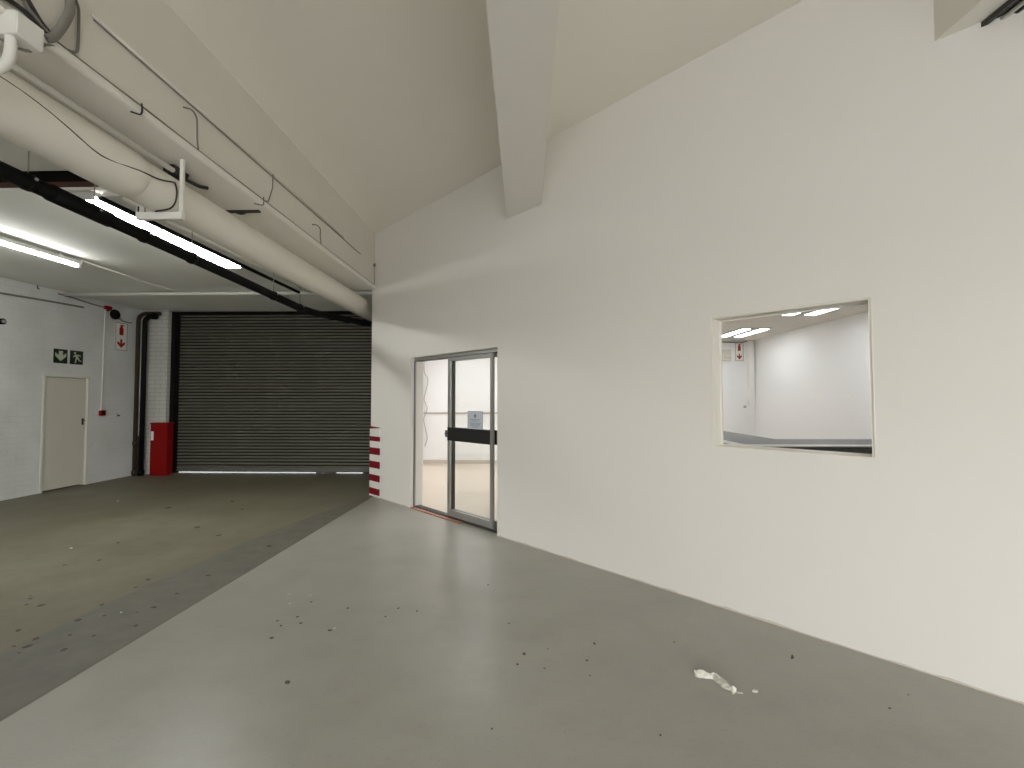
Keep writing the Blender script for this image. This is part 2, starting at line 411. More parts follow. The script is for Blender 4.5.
# ------------------------------------------------------------------ sliding door
dr = empty('door_1', P0, ANG); tag(dr, 'grey aluminium sliding glass door with a black band, half open', 'door', kind='structure')
b = MB(); y0, y1 = 0.05, 0.16
b.box(S0, S0 + 0.012, y0, 0.075, 0, SH, 'alu'); b.box(S1 - 0.03, S1, y0, y1, 0, SH, 'alu', 0.003)
b.box(S0 + .014, S1 - .03, y0, y1, SH - 0.045, SH, 'alu', 0.003)
b.box(S0 + .014, S1 - .03, y0 + 0.005, y1, SH - 0.052, SH - 0.045, 'aludark')
b.box(S0, S0 + .016, y0 - 0.003, y0, 0.0, SH - 0.05, 'aludark')
fr = b.build('frame', dr)
b = MB(); b.box(S0 + .02, S1 - .02, y0, y1, 0.0, 0.022, 'aludark', 0.003); b.box(S0 + .04, S1 - .03, 0.085, 0.092, 0.022, 0.032, 'alu'); b.box(S0 + .04, S1 - .03, 0.125, 0.132, 0.022, 0.032, 'alu')
b.build('track', fr)
b = MB(); b.box(S0 + .005, S1 - 0.7, -0.012, 0.05, 0.001, 0.012, 'terracotta', 0.002)
tag(b.build('threshold', dr), 'worn terracotta threshold strip')
def leaf(name, x0, x1, ya, yb, st, dark=False, label=None):
    lf = empty(name, (0, 0, 0)); lf.parent = dr
    if label: lf['label'] = label
    fm = 'aludark' if dark else 'alu'
    b = MB(); z0, z1 = 0.03, SH - 0.05
    b.box(x0, x0 + st, ya, yb, z0, z1, fm, 0.003); b.box(x1 - st, x1, ya, yb, z0, z1, fm, 0.003)
    b.box(x0 + st, x1 - st, ya, yb, z1 - 0.045, z1, 'alu', 0.003); b.box(x0 + st, x1 - st, ya, yb, z0, z0 + 0.085, 'alu', 0.003)
    b.build('leaf_frame', lf)
    b = MB(); ym = (ya + yb) / 2; b.box(x0 + st - .005, x1 - st + .005, ym - 0.003, ym + 0.003, z0 + .08, z1 - .04, 'glass')
    b.build('pane', lf)
    b = MB(); b.box(x0 + (0.0 if not dark else 0.005), x1 - st + .002, ya - 0.004, ya + 0.012, 1.012, 1.185, 'blackband', 0.002)
    tag(b.build('band', lf), 'black band across the glass')
    return lf
lf = leaf('sliding_leaf', 2.015, 2.905, 0.060, 0.095, 0.046, label='front sliding glass leaf with black band')
b = MB(); b.tube([(2.018, 0.052, 1.10), (2.0, 0.052, 1.10)], 0.012, 'blackband'); b.tube([(2.004, 0.05, 1.055), (2.002, 0.046, 1.08), (2.000, 0.044, 1.10), (2.002, 0.046, 1.12), (2.004, 0.05, 1.145)], 0.014, 'blackband')
b.build('handle', lf)
leaf('fixed_leaf', 2.022, 3.02, 0.115, 0.150, 0.045, dark=True, label='rear fixed glass leaf with dark stile')
# notice on the glass
b = MB(); nx0, nx1 = 2.425, 2.715; b.box(nx0, nx1, 0.0715, 0.0735, 1.175, 1.405, 'paper')
b.box(nx0, nx1, 0.0705, 0.0715, 1.398, 1.405, 'ink'); b.box(nx0, nx0 + .006, 0.0705, 0.0715, 1.175, 1.405, 'ink'); b.box(nx1 - .006, nx1, 0.0705, 0.0715, 1.175, 1.405, 'ink')
cx = (nx0 + nx1) / 2
b.prism([(cx + .024 * math.cos(a), 1.347 + .024 * math.sin(a)) for a in [2 * PI * k / 14 for k in range(14)]], (0, -0.001, 0), 'ink', o=(0, 0.0715, 0))
for k, (z, w) in enumerate([(1.300, .20), (1.282, .16), (1.255, .21), (1.240, .18), (1.222, .20), (1.205, .12)]):
    b.box(cx - w / 2, cx + w / 2, 0.0707, 0.0715, z, z + 0.006, 'ink')
o = b.build('paper_notice'); o.location = P0; o.rotation_euler = (0, 0, ANG)
tag(o, 'pale blue printed notice stuck on the sliding door glass above the black band', 'notice')

# ------------------------------------------------------------------ interior window
wd = empty('window_1', P0, ANG); tag(wd, 'cream framed interior window in the white diagonal wall', 'window', kind='structure')
b = MB()
f0, f1 = 0.004, 0.17
b.box(WN0, WN0 + 0.012, f0, f1, WZ0, WZ1, 'winframe'); b.box(WN1 - 0.012, WN1, f0, f1, WZ0, WZ1, 'winframe')
b.box(WN0 + .012, WN1 - .012, f0, f1, WZ1 - 0.012, WZ1, 'winframe'); b.box(WN0 + .012, WN1 - .012, f0, f1, WZ0, WZ0 + 0.004, 'winframe')
for (xa, xb, za, zb) in ((WN0 + .012, WN0 + .018, WZ0 + .01, WZ1 - .012), (WN1 - .018, WN1 - .012, WZ0 + .01, WZ1 - .012), (WN0 + .018, WN1 - .018, WZ1 - .018, WZ1 - .012), (WN0 + .018, WN1 - .018, WZ0 + .004, WZ0 + .009)):
    b.box(xa, xb, 0.135, 0.165, za, zb, 'winframe')
b.build('window_frame', wd)
b = MB(); b.box(WN0 + .02, WN1 - .02, 0.147, 0.153, WZ0 + .006, WZ1 - .014, 'glass'); b.build('pane', wd)
b = MB(); w = 0.006
b.box(WN0 - w, WN0, -0.003, 0.004, WZ0 - w, WZ1 + w, 'winframe'); b.box(WN1, WN1 + w, -0.003, 0.004, WZ0 - w, WZ1 + w, 'winframe')
b.box(WN0, WN1, -0.003, 0.004, WZ1, WZ1 + w, 'winframe'); b.box(WN0, WN1, -0.003, 0.004, WZ0 - w, WZ0, 'winframe')
b.build('window_trim', wd)

# ------------------------------------------------------------------ things in the bright room
ct = empty('counter', (2.86, 5.2, 0)); tag(ct, 'grey L-shaped counter with a white edge behind the interior window', 'counter')
b = MB(); b.prism([(-0.66, -0.64), (2.6, -0.64), (2.6, 0.02), (0.0, 0.02), (0.0, 2.6), (-0.66, 2.6)], (0, 0, 0.03), 'counter', o=(0, 0, 1.07), u=(1, 0, 0), v=(0, 1, 0)); b.build('counter_top', ct)
b = MB(); b.box(-0.76, 2.6, -0.78, -0.64, 1.092, 1.104, 'counteredge', .003); b.box(-0.76, -0.66, -0.64, 2.6, 1.092, 1.104, 'counteredge', .003); b.build('edge_strip', ct)
b = MB(); b.prism([(-0.66, -0.72), (2.55, -0.72), (2.55, -0.04), (-0.06, -0.04), (-0.06, 2.55), (-0.66, 2.55)], (0, 0, 1.067), 'counterdark', o=(0, 0, 0.003), u=(1, 0, 0), v=(0, 1, 0)); tag(b.build('counter_front', ct), 'dark counter front')
def fitting(x, y, label):
    root = empty('ceiling_light', (x, y, RH)); tag(root, label, 'ceiling light', 'twin tube fittings in the bright room')
    b = MB(); b.box(-.30, .30, -.58, .58, -0.02, 0, 'lampcap'); b.build('housing', root)
    for s in (-1, 1):
        b = MB(); b.box(s * .18 - .085, s * .18 + .085, -.56, .56, -0.026, -0.02, 'panel'); b.build('diffuser', root)
    return root
fitting(4.57, 9.52, 'twin white strip light at the left of the window view')
for (x, y, l) in ((4.52, 6.93, 'twin white strip light at the top middle of the window view'),):
    fitting(x, y, l)
for (x, y) in ((1.6, 9.3), (1.6, 6.9), (-1.3, 9.6), (-0.5, 8.0), (4.5, 4.2)):  # unseen fittings added to put more light into the room
    fitting(x, y, 'added twin white strip light of the bright room, unseen above the sight lines')
# fire signs: white plate, red flame-and-extinguisher symbol above a red arrow pointing down
def fire_sign(name, label, w, h, y_dir, loc, rz):
    b = MB(); b.box(-w / 2, w / 2, -0.006, 0, 0, h, 'signwhite')
    k = w / 0.28; e = -0.0065
    def sh(poly): b.prism([(x * k, z * h / 0.55) for x, z in poly], (0, -0.0015, 0), 'signred', o=(0, e, 0))
    sh([(x * 1.35, z) for x, z in [(-.03, .305), (.03, .305), (.034, .33), (.034, .44), (.018, .465), (.018, .485), (.045, .495), (.045, .51), (-.02, .51), (-.02, .465), (-.034, .44), (-.034, .33)]])
    sh([(-.018, .225), (.018, .225), (.018, .20), (-.018, .20)])
    sh([(0, .05), (.095, .14), (.07, .175), (.022, .135), (.022, .20), (-.022, .20), (-.022, .135), (-.07, .175), (-.095, .14)])
    for (x0, x1, z0, z1) in ((-w / 2, w / 2, 0, .014), (-w / 2, w / 2, h - .014, h), (-w / 2, -w / 2 + .014, 0, h), (w / 2 - .014, w / 2, 0, h)):
        b.box(x0, x1, -0.0072, -0.006, z0, z1, 'signborder')
    o = b.build(name); o.location = loc; o.rotation_euler = (0, 0, rz)
    return tag(o, label, 'sign')
fire_sign('fire_sign', 'white sign with red extinguisher and down arrow on the bay wall', 0.275, 0.55, 1, (-8.0, 8.69, 2.522), PI / 2)
fire_sign('fire_sign', 'small red and white arrow sign seen through the window', 0.20, 0.44, 0, (5.16, 10.9, 2.47), 0)
b = MB(); b.box(4.72, 4.93, 10.80, 10.9, 2.48, 2.74, 'cream', 0.012); b.box(4.74, 4.91, 10.79, 10.80, 2.52, 2.56, 'skirt')
tag(b.build('wall_unit'), 'cream wall box beside the arrow sign in the bright room', 'wall box')
b = MB(); b.tube([(5.265, 10.9, 1.375), (5.265, 10.875, 1.375)], 0.03, 'screw', 14); b.tube([(5.265, 10.875, 1.375), (5.265, 10.86, 1.375)], 0.018, 'screw', 12)
tag(b.build('thermostat'), 'small grey round knob on the back wall below the arrow sign', 'thermostat')
b = MB(); b.tube(smooth_path([(4.3, 10.88, 2.945), (4.8, 10.88, 2.925), (5.15, 10.88, 2.91), (5.33, 10.88, 2.94)]), 0.009, 'cable', 6)
tag(b.build('cable'), 'thin dark cable sagging above the arrow sign in the bright room', 'cable')
b = MB(); b.tube(smooth_path([(-2.435, 10.88, 2.75), (-2.43, 10.88, 2.24), (-2.34, 10.86, 2.07), (-2.35, 10.86, 1.88), (-2.40, 10.87, 1.70), (-2.42, 10.87, 1.54), (-2.35, 10.86, 1.36), (-2.37, 10.87, 1.24), (-2.43, 10.87, 1.08), (-2.39, 10.86, 0.86), (-2.34, 10.86, 0.62), (-2.40, 10.87, 0.42)]), 0.010, 'palecable', 6)
tag(b.build('loose_cable'), 'wavy loose cable hanging on the wall behind the open door half', 'cable')
for (ya, yb, l) in ((8.37, 8.78, 'left slim white painted reflection seen through the window'), (7.70, 8.06, 'right slim white painted reflection seen through the window')):
    b = MB(); b.box(5.497, 5.5, ya, yb, 1.585, 1.635, 'counteredge'); tag(b.build('reflection_bar'), l, 'painted reflection', 'slim painted reflections on the room wall')  # white bars paint in bright reflections seen at the window

# ------------------------------------------------------------------ roller shutter and pier
rs = empty('roller_shutter', (-5.0, 9.45, 0)); tag(rs, 'dark grey steel roller shutter closing the bay', 'roller shutter', kind='thing')
b = MB(); z = 0.10; pitch = 0.0672
while z < 3.33:
    b.profile([(0.004 - .030 * math.sin(PI * q / 9), z + .046 * q / 9) for q in range(10)], -2.5, 2.49, 'shutter', smooth=True)
    b.profile([(0.004, z + .046), (0.018, z + .047), (0.018, z + pitch - .001), (0.004, z + pitch)], -2.5, 2.49, 'shuttergap')
    z += pitch
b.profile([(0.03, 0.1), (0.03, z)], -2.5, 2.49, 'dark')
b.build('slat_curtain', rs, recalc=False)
b = MB(); b.box(-2.49, 2.48, -0.022, 0.03, 0.030, 0.10, 'shutterbar', 0.006); b.build('bottom_bar', rs)
b = MB(); b.box(-2.46, 2.45, 0.0, 0.02, 0.018, 0.032, 'cable');
# a lump of dirt and torn seal closes part of the gap on the right
b.tube(smooth_path([(0.62, -0.02, 0.010), (0.75, -0.02, 0.014), (0.9, -0.015, 0.011), (1.05, -0.02, 0.012)]), 0.012, 'dirt', 8)
b.tube(smooth_path([(1.62, -0.02, 0.010), (1.8, -0.02, 0.012), (2.1, -0.015, 0.012), (2.4, -0.02, 0.012)]), 0.012, 'dirt', 8)
b.build('rubber_seal', rs)
for s in (-1, 1):
    b = MB(); x = -2.47 if s < 0 else 2.44
    b.box(x - (.02 if s < 0 else 0), x + .09, -0.165, 0.04, 0, 3.40, 'dark'); b.build('guide_rail', rs)
b = MB(); b.box(-2.47, 2.48, -0.12, 0.0, 3.355, 3.415, 'dark', 0.01); b.build('head_box', rs)
# red cabinet
rc = empty('fire_cabinet', (-7.445, 9.09, 0)); tag(rc, 'tall red metal cabinet standing against the brick pier beside the shutter', 'cabinet')
b = MB(); b.box(-.175, .175, -.085, .085, 0.0, 1.07, 'red', 0.012, 3); b.box(-.185, .185, -.095, .09, 1.05, 1.075, 'red', 0.006); b.build('body', rc)
b = MB(); b.box(-.155, .155, -.096, -.085, 0.05, 1.02, 'red', 0.004); d = b.build('door', rc)
b = MB(); b.box(.176, .186, -.02, .0, 0.66, 0.72, 'cable', 0.003); b.build('latch', d)
b = MB(); b.box(-.150, -.095, -.0985, -.096, 0.72, 0.90, 'signwhite'); tag(b.build('sticker', rc), 'small white sticker')
# corner guard with red and white stripes (diagonal wall's free edge)
b = MB(); zs = [0.0, 0.028, 0.131, 0.240, 0.345, 0.450, 0.560, 0.665, 0.775, 0.880, 0.955, 1.075, 1.115]
for k in range(len(zs) - 1):
    m = 'redpaint' if k in (1, 3, 5, 7, 9) else 'whitepaint'
    if k == 11: continue
    b.prism([(-.012, zs[k]), (.315, zs[k] + (0.0 if k == 0 else .004)), (.315, zs[k + 1] + .004), (-.012, zs[k + 1])], (0, -0.008, 0), m)
    b.box(-.018, -.010, -.008, .02, zs[k], zs[k + 1], m)
b.prism([(-.012, 1.075), (.315, 1.098), (.315, 1.104), (-.012, 1.118)], (0, -0.008, 0), 'redpaint')
o = b.build('corner_guard'); o.location = P0; o.rotation_euler = (0, 0, ANG)
tag(o, 'red and white striped guard on the free end of the diagonal wall', 'corner guard')

# ------------------------------------------------------------------ left wall items
d2 = empty('door_2', (-8.0, 7.67, 0)); tag(d2, 'plain cream side door in the painted brick wall', 'door', kind='structure')
b = MB(); w = 0.405
b.box(-.10, .015, -w, -w + .04, 0, 1.975, 'doorframe', .004); b.box(-.10, .015, w - .04, w, 0, 1.975, 'doorframe', .004); b.box(-.10, .015, -w + .04, w - .04, 1.935, 1.975, 'doorframe', .004); b.build('door_frame', d2)
b = MB(); b.box(-.06, -.02, -w + .045, w - .045, 0.022, 1.930, 'doorpaint', .003); dl = b.build('door_leaf', d2)
b = MB(); b.box(-.02, -.010, w - .11, w - .075, 1.09, 1.21, 'cable', .004); b.tube([(-.012, w - .09, 1.17), (.02, w - .09, 1.17)], .010, 'cable', 8); b.build('handle', dl)
def exit_plate(label, y0, polys):
    b = MB(); b.box(0, .006, -.115, .115, 0, .243, 'signgreen')
    for p in polys: b.prism([(x, z) for x, z in p], (.0015, 0, 0), 'signpale', o=(.006, 0, .1215), u=(0, 1, 0), v=(0, 0, 1))
    o = b.build('exit_sign'); o.location = (-8.0, y0, 2.176)
    return tag(o, label, 'sign', 'green exit signs above the side door')
arrow = [[(0, -.085), (.092, .0), (.092, .062), (.035, .012), (.035, .090), (-.035, .090), (-.035, .012), (-.092, .062), (-.092, .0)]]
def disc(cx, cz, r): return [(cx + r * math.cos(2 * PI * k / 12), cz + r * math.sin(2 * PI * k / 12)) for k in range(12)]
runner = [disc(-.035, .078, .020),
          [(-.030, .055), (.005, .050), (.035, -.005), (.010, -.020), (-.030, .015)],                    # torso leaning
          [(.0, .052), (.062, .050), (.072, .018), (.056, .014), (.050, .034), (.010, .030)],            # fore arm
          [(-.030, .052), (-.072, .012), (-.060, .0), (-.020, .034)],                                     # rear arm
          [(.012, -.018), (.035, -.006), (.058, -.045), (.090, -.050), (.090, -.068), (.046, -.064)],    # fore leg
          [(-.012, -.002), (.014, -.012), (-.005, -.055), (-.012, -.098), (-.034, -.098), (-.026, -.050)]]  # rear leg
exit_plate('dark green exit plate with a pale down arrow above the side door', 7.537, arrow)
exit_plate('dark green exit plate with a pale running figure above the side door', 7.815, runner)
cp = empty('call_point', (-8.0, 8.317, 1.295)); tag(cp, 'small red fire call point on the left wall beside the side door', 'call point')
b = MB(); b.box(0, .05, -.05, .05, -.05, .05, 'red', .005); b.build('body', cp)
b = MB(); b.box(.05, .054, -.032, .032, -.03, .03, 'dark', .002); b.build('window', cp)
b = MB(); b.box(0, .05, -.055, -.02, .05, .075, 'signwhite', .004); b.build('cable_entry', cp)
b = MB(); b.tube([(-7.985, 8.31, 1.36), (-7.985, 8.31, 2.2), (-7.985, 8.325, 3.28)], .012, 'conduit', 8)
tag(b.build('wall_conduit'), 'thin white vertical conduit from the red call point up to the sounder', 'conduit')
b = MB(); b.box(-8.0, -7.93, 8.30, 8.42, 3.27, 3.34, 'red', .012); b.tube([(-7.965, 8.36, 3.27), (-7.965, 8.36, 3.245)], .025, 'dark', 10)
tag(b.build('alarm_beacon'), 'small dark red beacon high on the left wall beside the bell', 'beacon')
b = MB(); b.tube([(-8.0, 8.495, 3.205), (-7.965, 8.495, 3.205)], .05, 'dark', 16); b.tube([(-7.965, 8.495, 3.205), (-7.955, 8.495, 3.205), (-7.925, 8.495, 3.205), (-7.905, 8.495, 3.205)], .09, 'dark', 20, taper=[.098, .10, .088, .04])
tag(b.build('alarm_bell'), 'round dark alarm bell high on the left wall', 'bell')
b = MB(); b.tube(smooth_path([(-7.985, 8.57, 3.16), (-7.985, 8.72, 3.11), (-7.975, 8.90, 3.10)]), .012, 'thincable', 6)
tag(b.build('cable'), 'short sagging cable from the alarm bell to the corner pipes', 'cable')
b = MB(); b.tube(smooth_path([(-7.98, 7.45, 3.365), (-7.985, 7.75, 3.345), (-7.985, 8.05, 3.315), (-7.985, 8.30, 3.305)]), .014, 'thincable', 6)
tag(b.build('cable'), 'grey cable along the top of the left wall to the red beacon', 'cable')
b = MB(); b.tube([(-7.985, 5.5, 3.15), (-7.985, 6.6, 3.175), (-7.985, 7.3, 3.205), (-7.985, 7.9, 3.22)], .016, 'thincable', 8)
tag(b.build('wall_conduit'), 'grey conduit running level across the left wall above the exit plates', 'conduit')
b = MB(); b.box(-8.0, -7.98, 8.635, 8.675, 1.20, 1.275, 'skirt', .004); b.tube([(-7.98, 8.655, 1.235), (-7.95, 8.655, 1.235)], .012, 'dark', 8)
tag(b.build('wall_hook'), 'small dark hook plate on the left wall right of the call point', 'hook')
b = MB(); b.tube([(-8.0, 6.635, 2.745), (-7.96, 6.635, 2.745)], .045, 'dark', 14); b.tube([(-7.96, 6.635, 2.745), (-7.945, 6.635, 2.745)], .025, 'lampcap', 12)
tag(b.build('wall_socket'), 'dark round fitting on the left wall at the frame edge', 'fitting')
b = MB(); b.tube([(-7.97, 7.11, 3.42), (-7.97, 7.11, 3.37), (-7.94, 7.11, 3.36)], .010, 'thincable', 6)
tag(b.build('ceiling_hook'), 'tiny hook under the bay ceiling above the left wall', 'hook')
# corner pipes
b = MB(); yp = 9.02
b.tube(fillet([(-7.945, yp, 0.0), (-7.945, yp, 3.325), (-7.55, yp + .08, 3.335)], .16, 8), .037, 'rust', 12); b.tube([(-7.945, yp, .02), (-7.945, yp, .10)], .050, 'rust', 12); b.tube([(-7.945, yp, .62), (-7.945, yp, .70)], .046, 'rust', 12)
tag(b.build('rusty_pipe'), 'rusty brown vertical pipe in the corner, bending over at the top', 'pipe')
b = MB(); b.tube([(-7.880, yp + .02, 0.80), (-7.880, yp + .02, 3.20)], .014, 'conduit', 8); b.tube([(-7.880, yp + .02, 0.0), (-7.880, yp + .02, 0.80)], .024, 'rust', 8)
tag(b.build('corner_conduit'), 'thin white conduit between the rusty pipe and the black pipe', 'conduit')
b = MB(); b.tube(fillet([(-7.808, yp, 0.0), (-7.808, yp, 3.27), (-7.62, yp + .02, 3.27)], .17, 8), .046, 'black', 12); b.tube([(-7.808, yp, .02), (-7.808, yp, .10)], .058, 'black', 12)
bp_ = b.build('black_downpipe'); tag(bp_, 'black vertical pipe beside the brick pier with an elbow at the top', 'pipe')
b = MB(); b.tube([(-7.66, yp + .02, 3.27), (-7.60, yp + .02, 3.27)], .068, 'black', 14); b.tube([(-7.60, yp + .02, 3.27), (-7.58, yp + .02, 3.27)], .05, 'dark', 14); b.build('collar', bp_)

# ------------------------------------------------------------------ bay services
PX, PZ, PR = -2.72, 3.097, 0.150
wp = empty('white_pipe', (PX, 0, PZ)); tag(wp, 'large round cream pipe running along below the bulkhead', 'pipe')
b = MB(); b.tube([(0, y, 0) for y in (-3, 0, 3.0, 6, 9.38)], PR, 'pipe', 40); b.build('barrel', wp)
b = MB(); b.tube([(0, -3, 0), (0, 2.90, 0), (0, 2.965, 0), (0, 2.985, 0)], PR, 'pipe', 40, caps=False, taper=[PR + .012, PR + .012, PR + .010, PR]); b.build('sleeve', wp)
sb = empty('pipe_bracket', (PX, 3.24, 2.945)); tag(sb, 'white strut bracket hanging the big cream pipe from the flange', 'bracket')
b = MB(); b.box(-.165, .185, -.02, .02, -.055, -.003, 'conduit', .005); b.box(-.16, .18, -.012, .012, -.058, -.054, 'skirt'); b.build('crossbar', sb)
b = MB(); b.box(.157, .183, -.012, .012, -.003, .398, 'conduit', .003); b.build('post', sb)
b = MB(); b.box(-.162, -.125, -.015, .015, -.003, .05, 'conduit', .004); b.box(-.152, -.138, -.017, -.014, .0, .04, 'rust'); b.build('clip', sb)
b = MB(); b.tube([(-2.575, y, 3.232) for y in (-3, 1, 3.18)], .018, 'conduit', 10)
tag(b.build('conduit'), 'thin cream conduit lying along the top of the big pipe', 'conduit')
b = MB(); b.tube(smooth_path([(-2.568, 1.6, 3.15), (-2.566, 2.086, 3.131), (-2.563, 2.267, 3.111), (-2.563, 2.427, 3.074), (-2.572, 2.573, 3.041), (-2.573, 2.684, 3.04), (-2.562, 2.891, 3.077), (-2.560, 3.037, 3.095), (-2.566, 3.168, 3.138), (-2.572, 3.20, 3.145), (-2.563, 3.205, 3.10), (-2.562, 3.205, 3.055), (-2.575, 3.205, 2.995), (-2.615, 3.205, 2.957), (-2.72, 3.205, 2.938)]), .0055, 'cable', 6)
tag(b.build('cable'), 'thin black cable snaking along the side of the big cream pipe', 'cable')
# black suspended pipe
bk = empty('suspended_pipe', (0, 0, 0)); tag(bk, 'long black pipe hung on rods below the bay ceiling', 'pipe')
b = MB(); kx = -3.30; KZ0, KZ1 = 3.011, 0.027
def kzf(y): return KZ0 - KZ1 * (y - 2.3)
b.tube(fillet([(kx, -3, kzf(-3)), (kx, 6.75, kzf(6.75)), (-2.80, 7.75, 2.889)], .35, 8) + [Vector((-2.60, 8.11, 2.889))], .051, 'black', 18); pb = b.build('barrel', bk)
for y in (2.86, 3.32, 3.78, 4.34, 5.80, 6.50):
    kz = kzf(y)
    b = MB(); b.tube([(kx, y - .018, kz), (kx, y + .018, kz)], .059, 'black', 18); b.tube([(kx + .05, y, kz + .015), (kx + .066, y, kz + .02)], .010, 'screw', 8); b.build('pipe_clamp', bk)
    b = MB(); b.tube([(kx, y, kz + .05), (kx, y, 3.58 if y < 3.86 else 3.40)], .004, 'thincable', 6); b.build('hanger_rod', bk)
b = MB(); b.tube([(kx, 3.0, kzf(3)), (kx, 3.45, kzf(3.45))], .060, 'black', 18); b.build('coupling', bk)
b = MB(); b.tube(smooth_path([(-3.62, 2.2, 3.02), (-3.5, 2.5, 3.03), (-3.40, 2.75, 3.0), (-3.36, 2.95, 2.975)]), .012, 'greycable', 8)
tag(b.build('cable'), 'grey cable meeting the black hung pipe at the left frame edge', 'cable')
b = MB(); b.tube([(-3.61, 3.92, 3.372), (-3.60, 7.45, 3.366)], .024, 'pipe', 12)
tag(b.build('small_pipe'), 'small cream pipe along the slab beside the big cream pipe', 'pipe')
b = MB(); b.box(-3.845, -3.80, 3.9, 7.50, 3.352, 3.385, 'dark', .004)  # narrow dark strip along the slab edge
tag(b.build('dark_strip'), 'dark narrow strip between the long ceiling light and the slab', 'trunking')
b = MB(); b.tube([(-8.0, 7.56, 3.378), (-2.5, 7.56, 3.375)], .032, 'conduit', 10)
tag(b.build('cross_conduit'), 'white conduit crossing the bay from left wall to diagonal wall', 'conduit')
b = MB(); b.tube(fillet([(-5.93, 5.81, 3.412), (-6.02, 7.0, 3.412), (-5.98, 7.25, 3.412), (-5.98, 7.48, 3.408), (-5.98, 7.56, 3.39)], .05, 4), .011, 'conduit', 8)
tag(b.build('light_conduit'), 'thin conduit from the left tube light to the crossing conduit', 'conduit')
# lights
tl = empty('tube_light', (-5.93, 5.00, 3.392)); tag(tl, 'lit fluorescent tube light on the bay ceiling near the left wall', 'tube light')
b = MB(); b.box(-.035, .035, -.80, .80, -.045, 0, 'batten', .005); b.build('batten', tl)
b = MB()
b.tube([(0, -.55, 0), (0, -.55, .034)], .012, 'batten', 8); b.build('spacer', tl)
b = MB(); b.tube([(0, .55, 0), (0, .55, .034)], .012, 'batten', 8); b.build('spacer', tl)
b = MB(); b.tube([(0, -.76, -.068), (0, .76, -.068)], .019, 'tube', 14); b.build('tube', tl)
for s in (-1, 1):
    b = MB(); b.box(-.022, .022, s * .78 - .02, s * .78 + .02, -.09, -.04, 'batten', .004); b.build('lamp_holder', tl)
ll = empty('strip_light', (-3.965, 4.94, 3.411)); tag(ll, 'long lit strip light on the bay ceiling behind the black hung pipe', 'strip light')
b = MB(); b.box(-.12, .10, -1.06, 1.06, -.03, 0, 'batten', .004); b.build('housing', ll)
b = MB(); b.box(-.11, .095, -1.05, 1.05, -.065, -.03, 'diffuser', .008); b.build('diffuser', ll)
for s in (-1, 1):
    b = MB(); b.box(-.115, .10, s * 1.06 - .008, s * 1.06 + .008, -.068, 0, 'batten', .003); b.build('end_cap', ll)
ul = empty('beam_light', (2.547, 1.54, 3.61)); tag(ul, 'unlit dark fluorescent fitting under the beam at the top right corner', 'light fitting')
b = MB(); b.box(-.050, .050, -.92, .92, -.014, 0, 'reflector', .003); b.build('housing', ul)
b = MB(); b.prism([(-.050, -.014), (-.012, -.014), (-.030, -.030), (-.050, -.030)], (0, 1.84, 0), 'reflector', o=(0, -.92, 0)); tag(b.build('reflector', ul), 'dark reflector wing')
b = MB(); b.prism([(.030, -.014), (.050, -.014), (.050, -.034), (.042, -.034)], (0, 1.84, 0), 'reflector', o=(0, -.92, 0)); b.build('reflector', ul)
b = MB(); b.tube([(.012, -.90, -.026), (.012, .90, -.026)], .012, 'unlit', 12); b.build('tube', ul)

# ------------------------------------------------------------------ bulkhead cables, top left
FX = -2.445
b = MB(); b.tube([(FX + .006, 2.40, 3.722), (FX + .006, 3.4, 3.730), (FX + .006, 4.23, 3.745), (FX + .006, 5.95, 3.742)], .008, 'beam', 8)
tag(b.build('face_conduit'), 'thin cream conduit line along the middle of the bulkhead face', 'conduit')
b = MB(); b.tube([(FX + .008, 4.24, 3.74), (FX + .008, 4.235, 3.60), (FX + .008, 4.17, 3.44), (FX + .02, 4.08, 3.405)], .006, 'thincable', 6)
tag(b.build('cable'), 'faint cable dropping from the middle conduit line down the bulkhead', 'cable')
b = MB(); b.tube(smooth_path([(FX, 3.10, 3.650), (FX + .02, 3.15, 3.665), (FX + .024, 3.195, 3.64), (FX + .024, 3.205, 3.58), (FX + .024, 3.210, 3.48), (FX + .03, 3.215, 3.405)]), .006, 'greycable', 6)
tag(b.build('cable'), 'short hooked grey cable on the bulkhead above the pipe bracket', 'cable')
b = MB(); b.tube(smooth_path([(FX, 5.08, 3.575), (FX + .015, 5.16, 3.598), (FX + .02, 5.23, 3.58), (FX + .02, 5.235, 3.50), (FX + .03, 5.24, 3.402)]), .006, 'thincable', 6)
tag(b.build('cable'), 'short hooked cable on the bulkhead near the diagonal wall', 'cable')
b = MB(); b.tube(smooth_path([(FX + .015, 7.19, 3.75), (FX + .02, 7.17, 3.735), (FX + .015, 7.18, 3.71)]), .018, 'thincable', 8); b.tube([(FX + .015, 7.18, 3.72), (FX + .015, 7.19, 3.42)], .004, 'thincable', 6)
tag(b.build('cable_end'), 'small dark cable end in the corner of bulkhead and diagonal wall', 'cable')
jb = empty('junction_box', (-2.39, 2.03, 3.31)); tag(jb, 'white junction box on the bulkhead flange at the top left', 'junction box')
b = MB(); b.box(-.07, .03, -.062, .062, -.058, .055, 'conduit', .006); b.build('body', jb)
b = MB(); b.box(.030, .036, -.058, .058, -.054, .051, 'conduit', .003); b.build('lid', jb)
b = MB(); b.tube(smooth_path([(-.02, -.035, -.055), (-.02, -.035, -.13), (-.025, -.05, -.20), (-.05, -.09, -.265), (-.10, -.18, -.33), (-.16, -.35, -.37)]), .022, 'conduit', 12); b.build('bent_conduit', jb)
b = MB(); b.tube([(-2.425, -3, 3.375), (-2.425, 1.97, 3.375)], .024, 'conduit', 10)
tag(b.build('conduit'), 'white conduit entering the junction box from the frame edge', 'conduit')
b = MB(); b.tube([(-2.425, 2.09, 3.352), (-2.428, 2.42, 3.372)], .020, 'beam', 10)
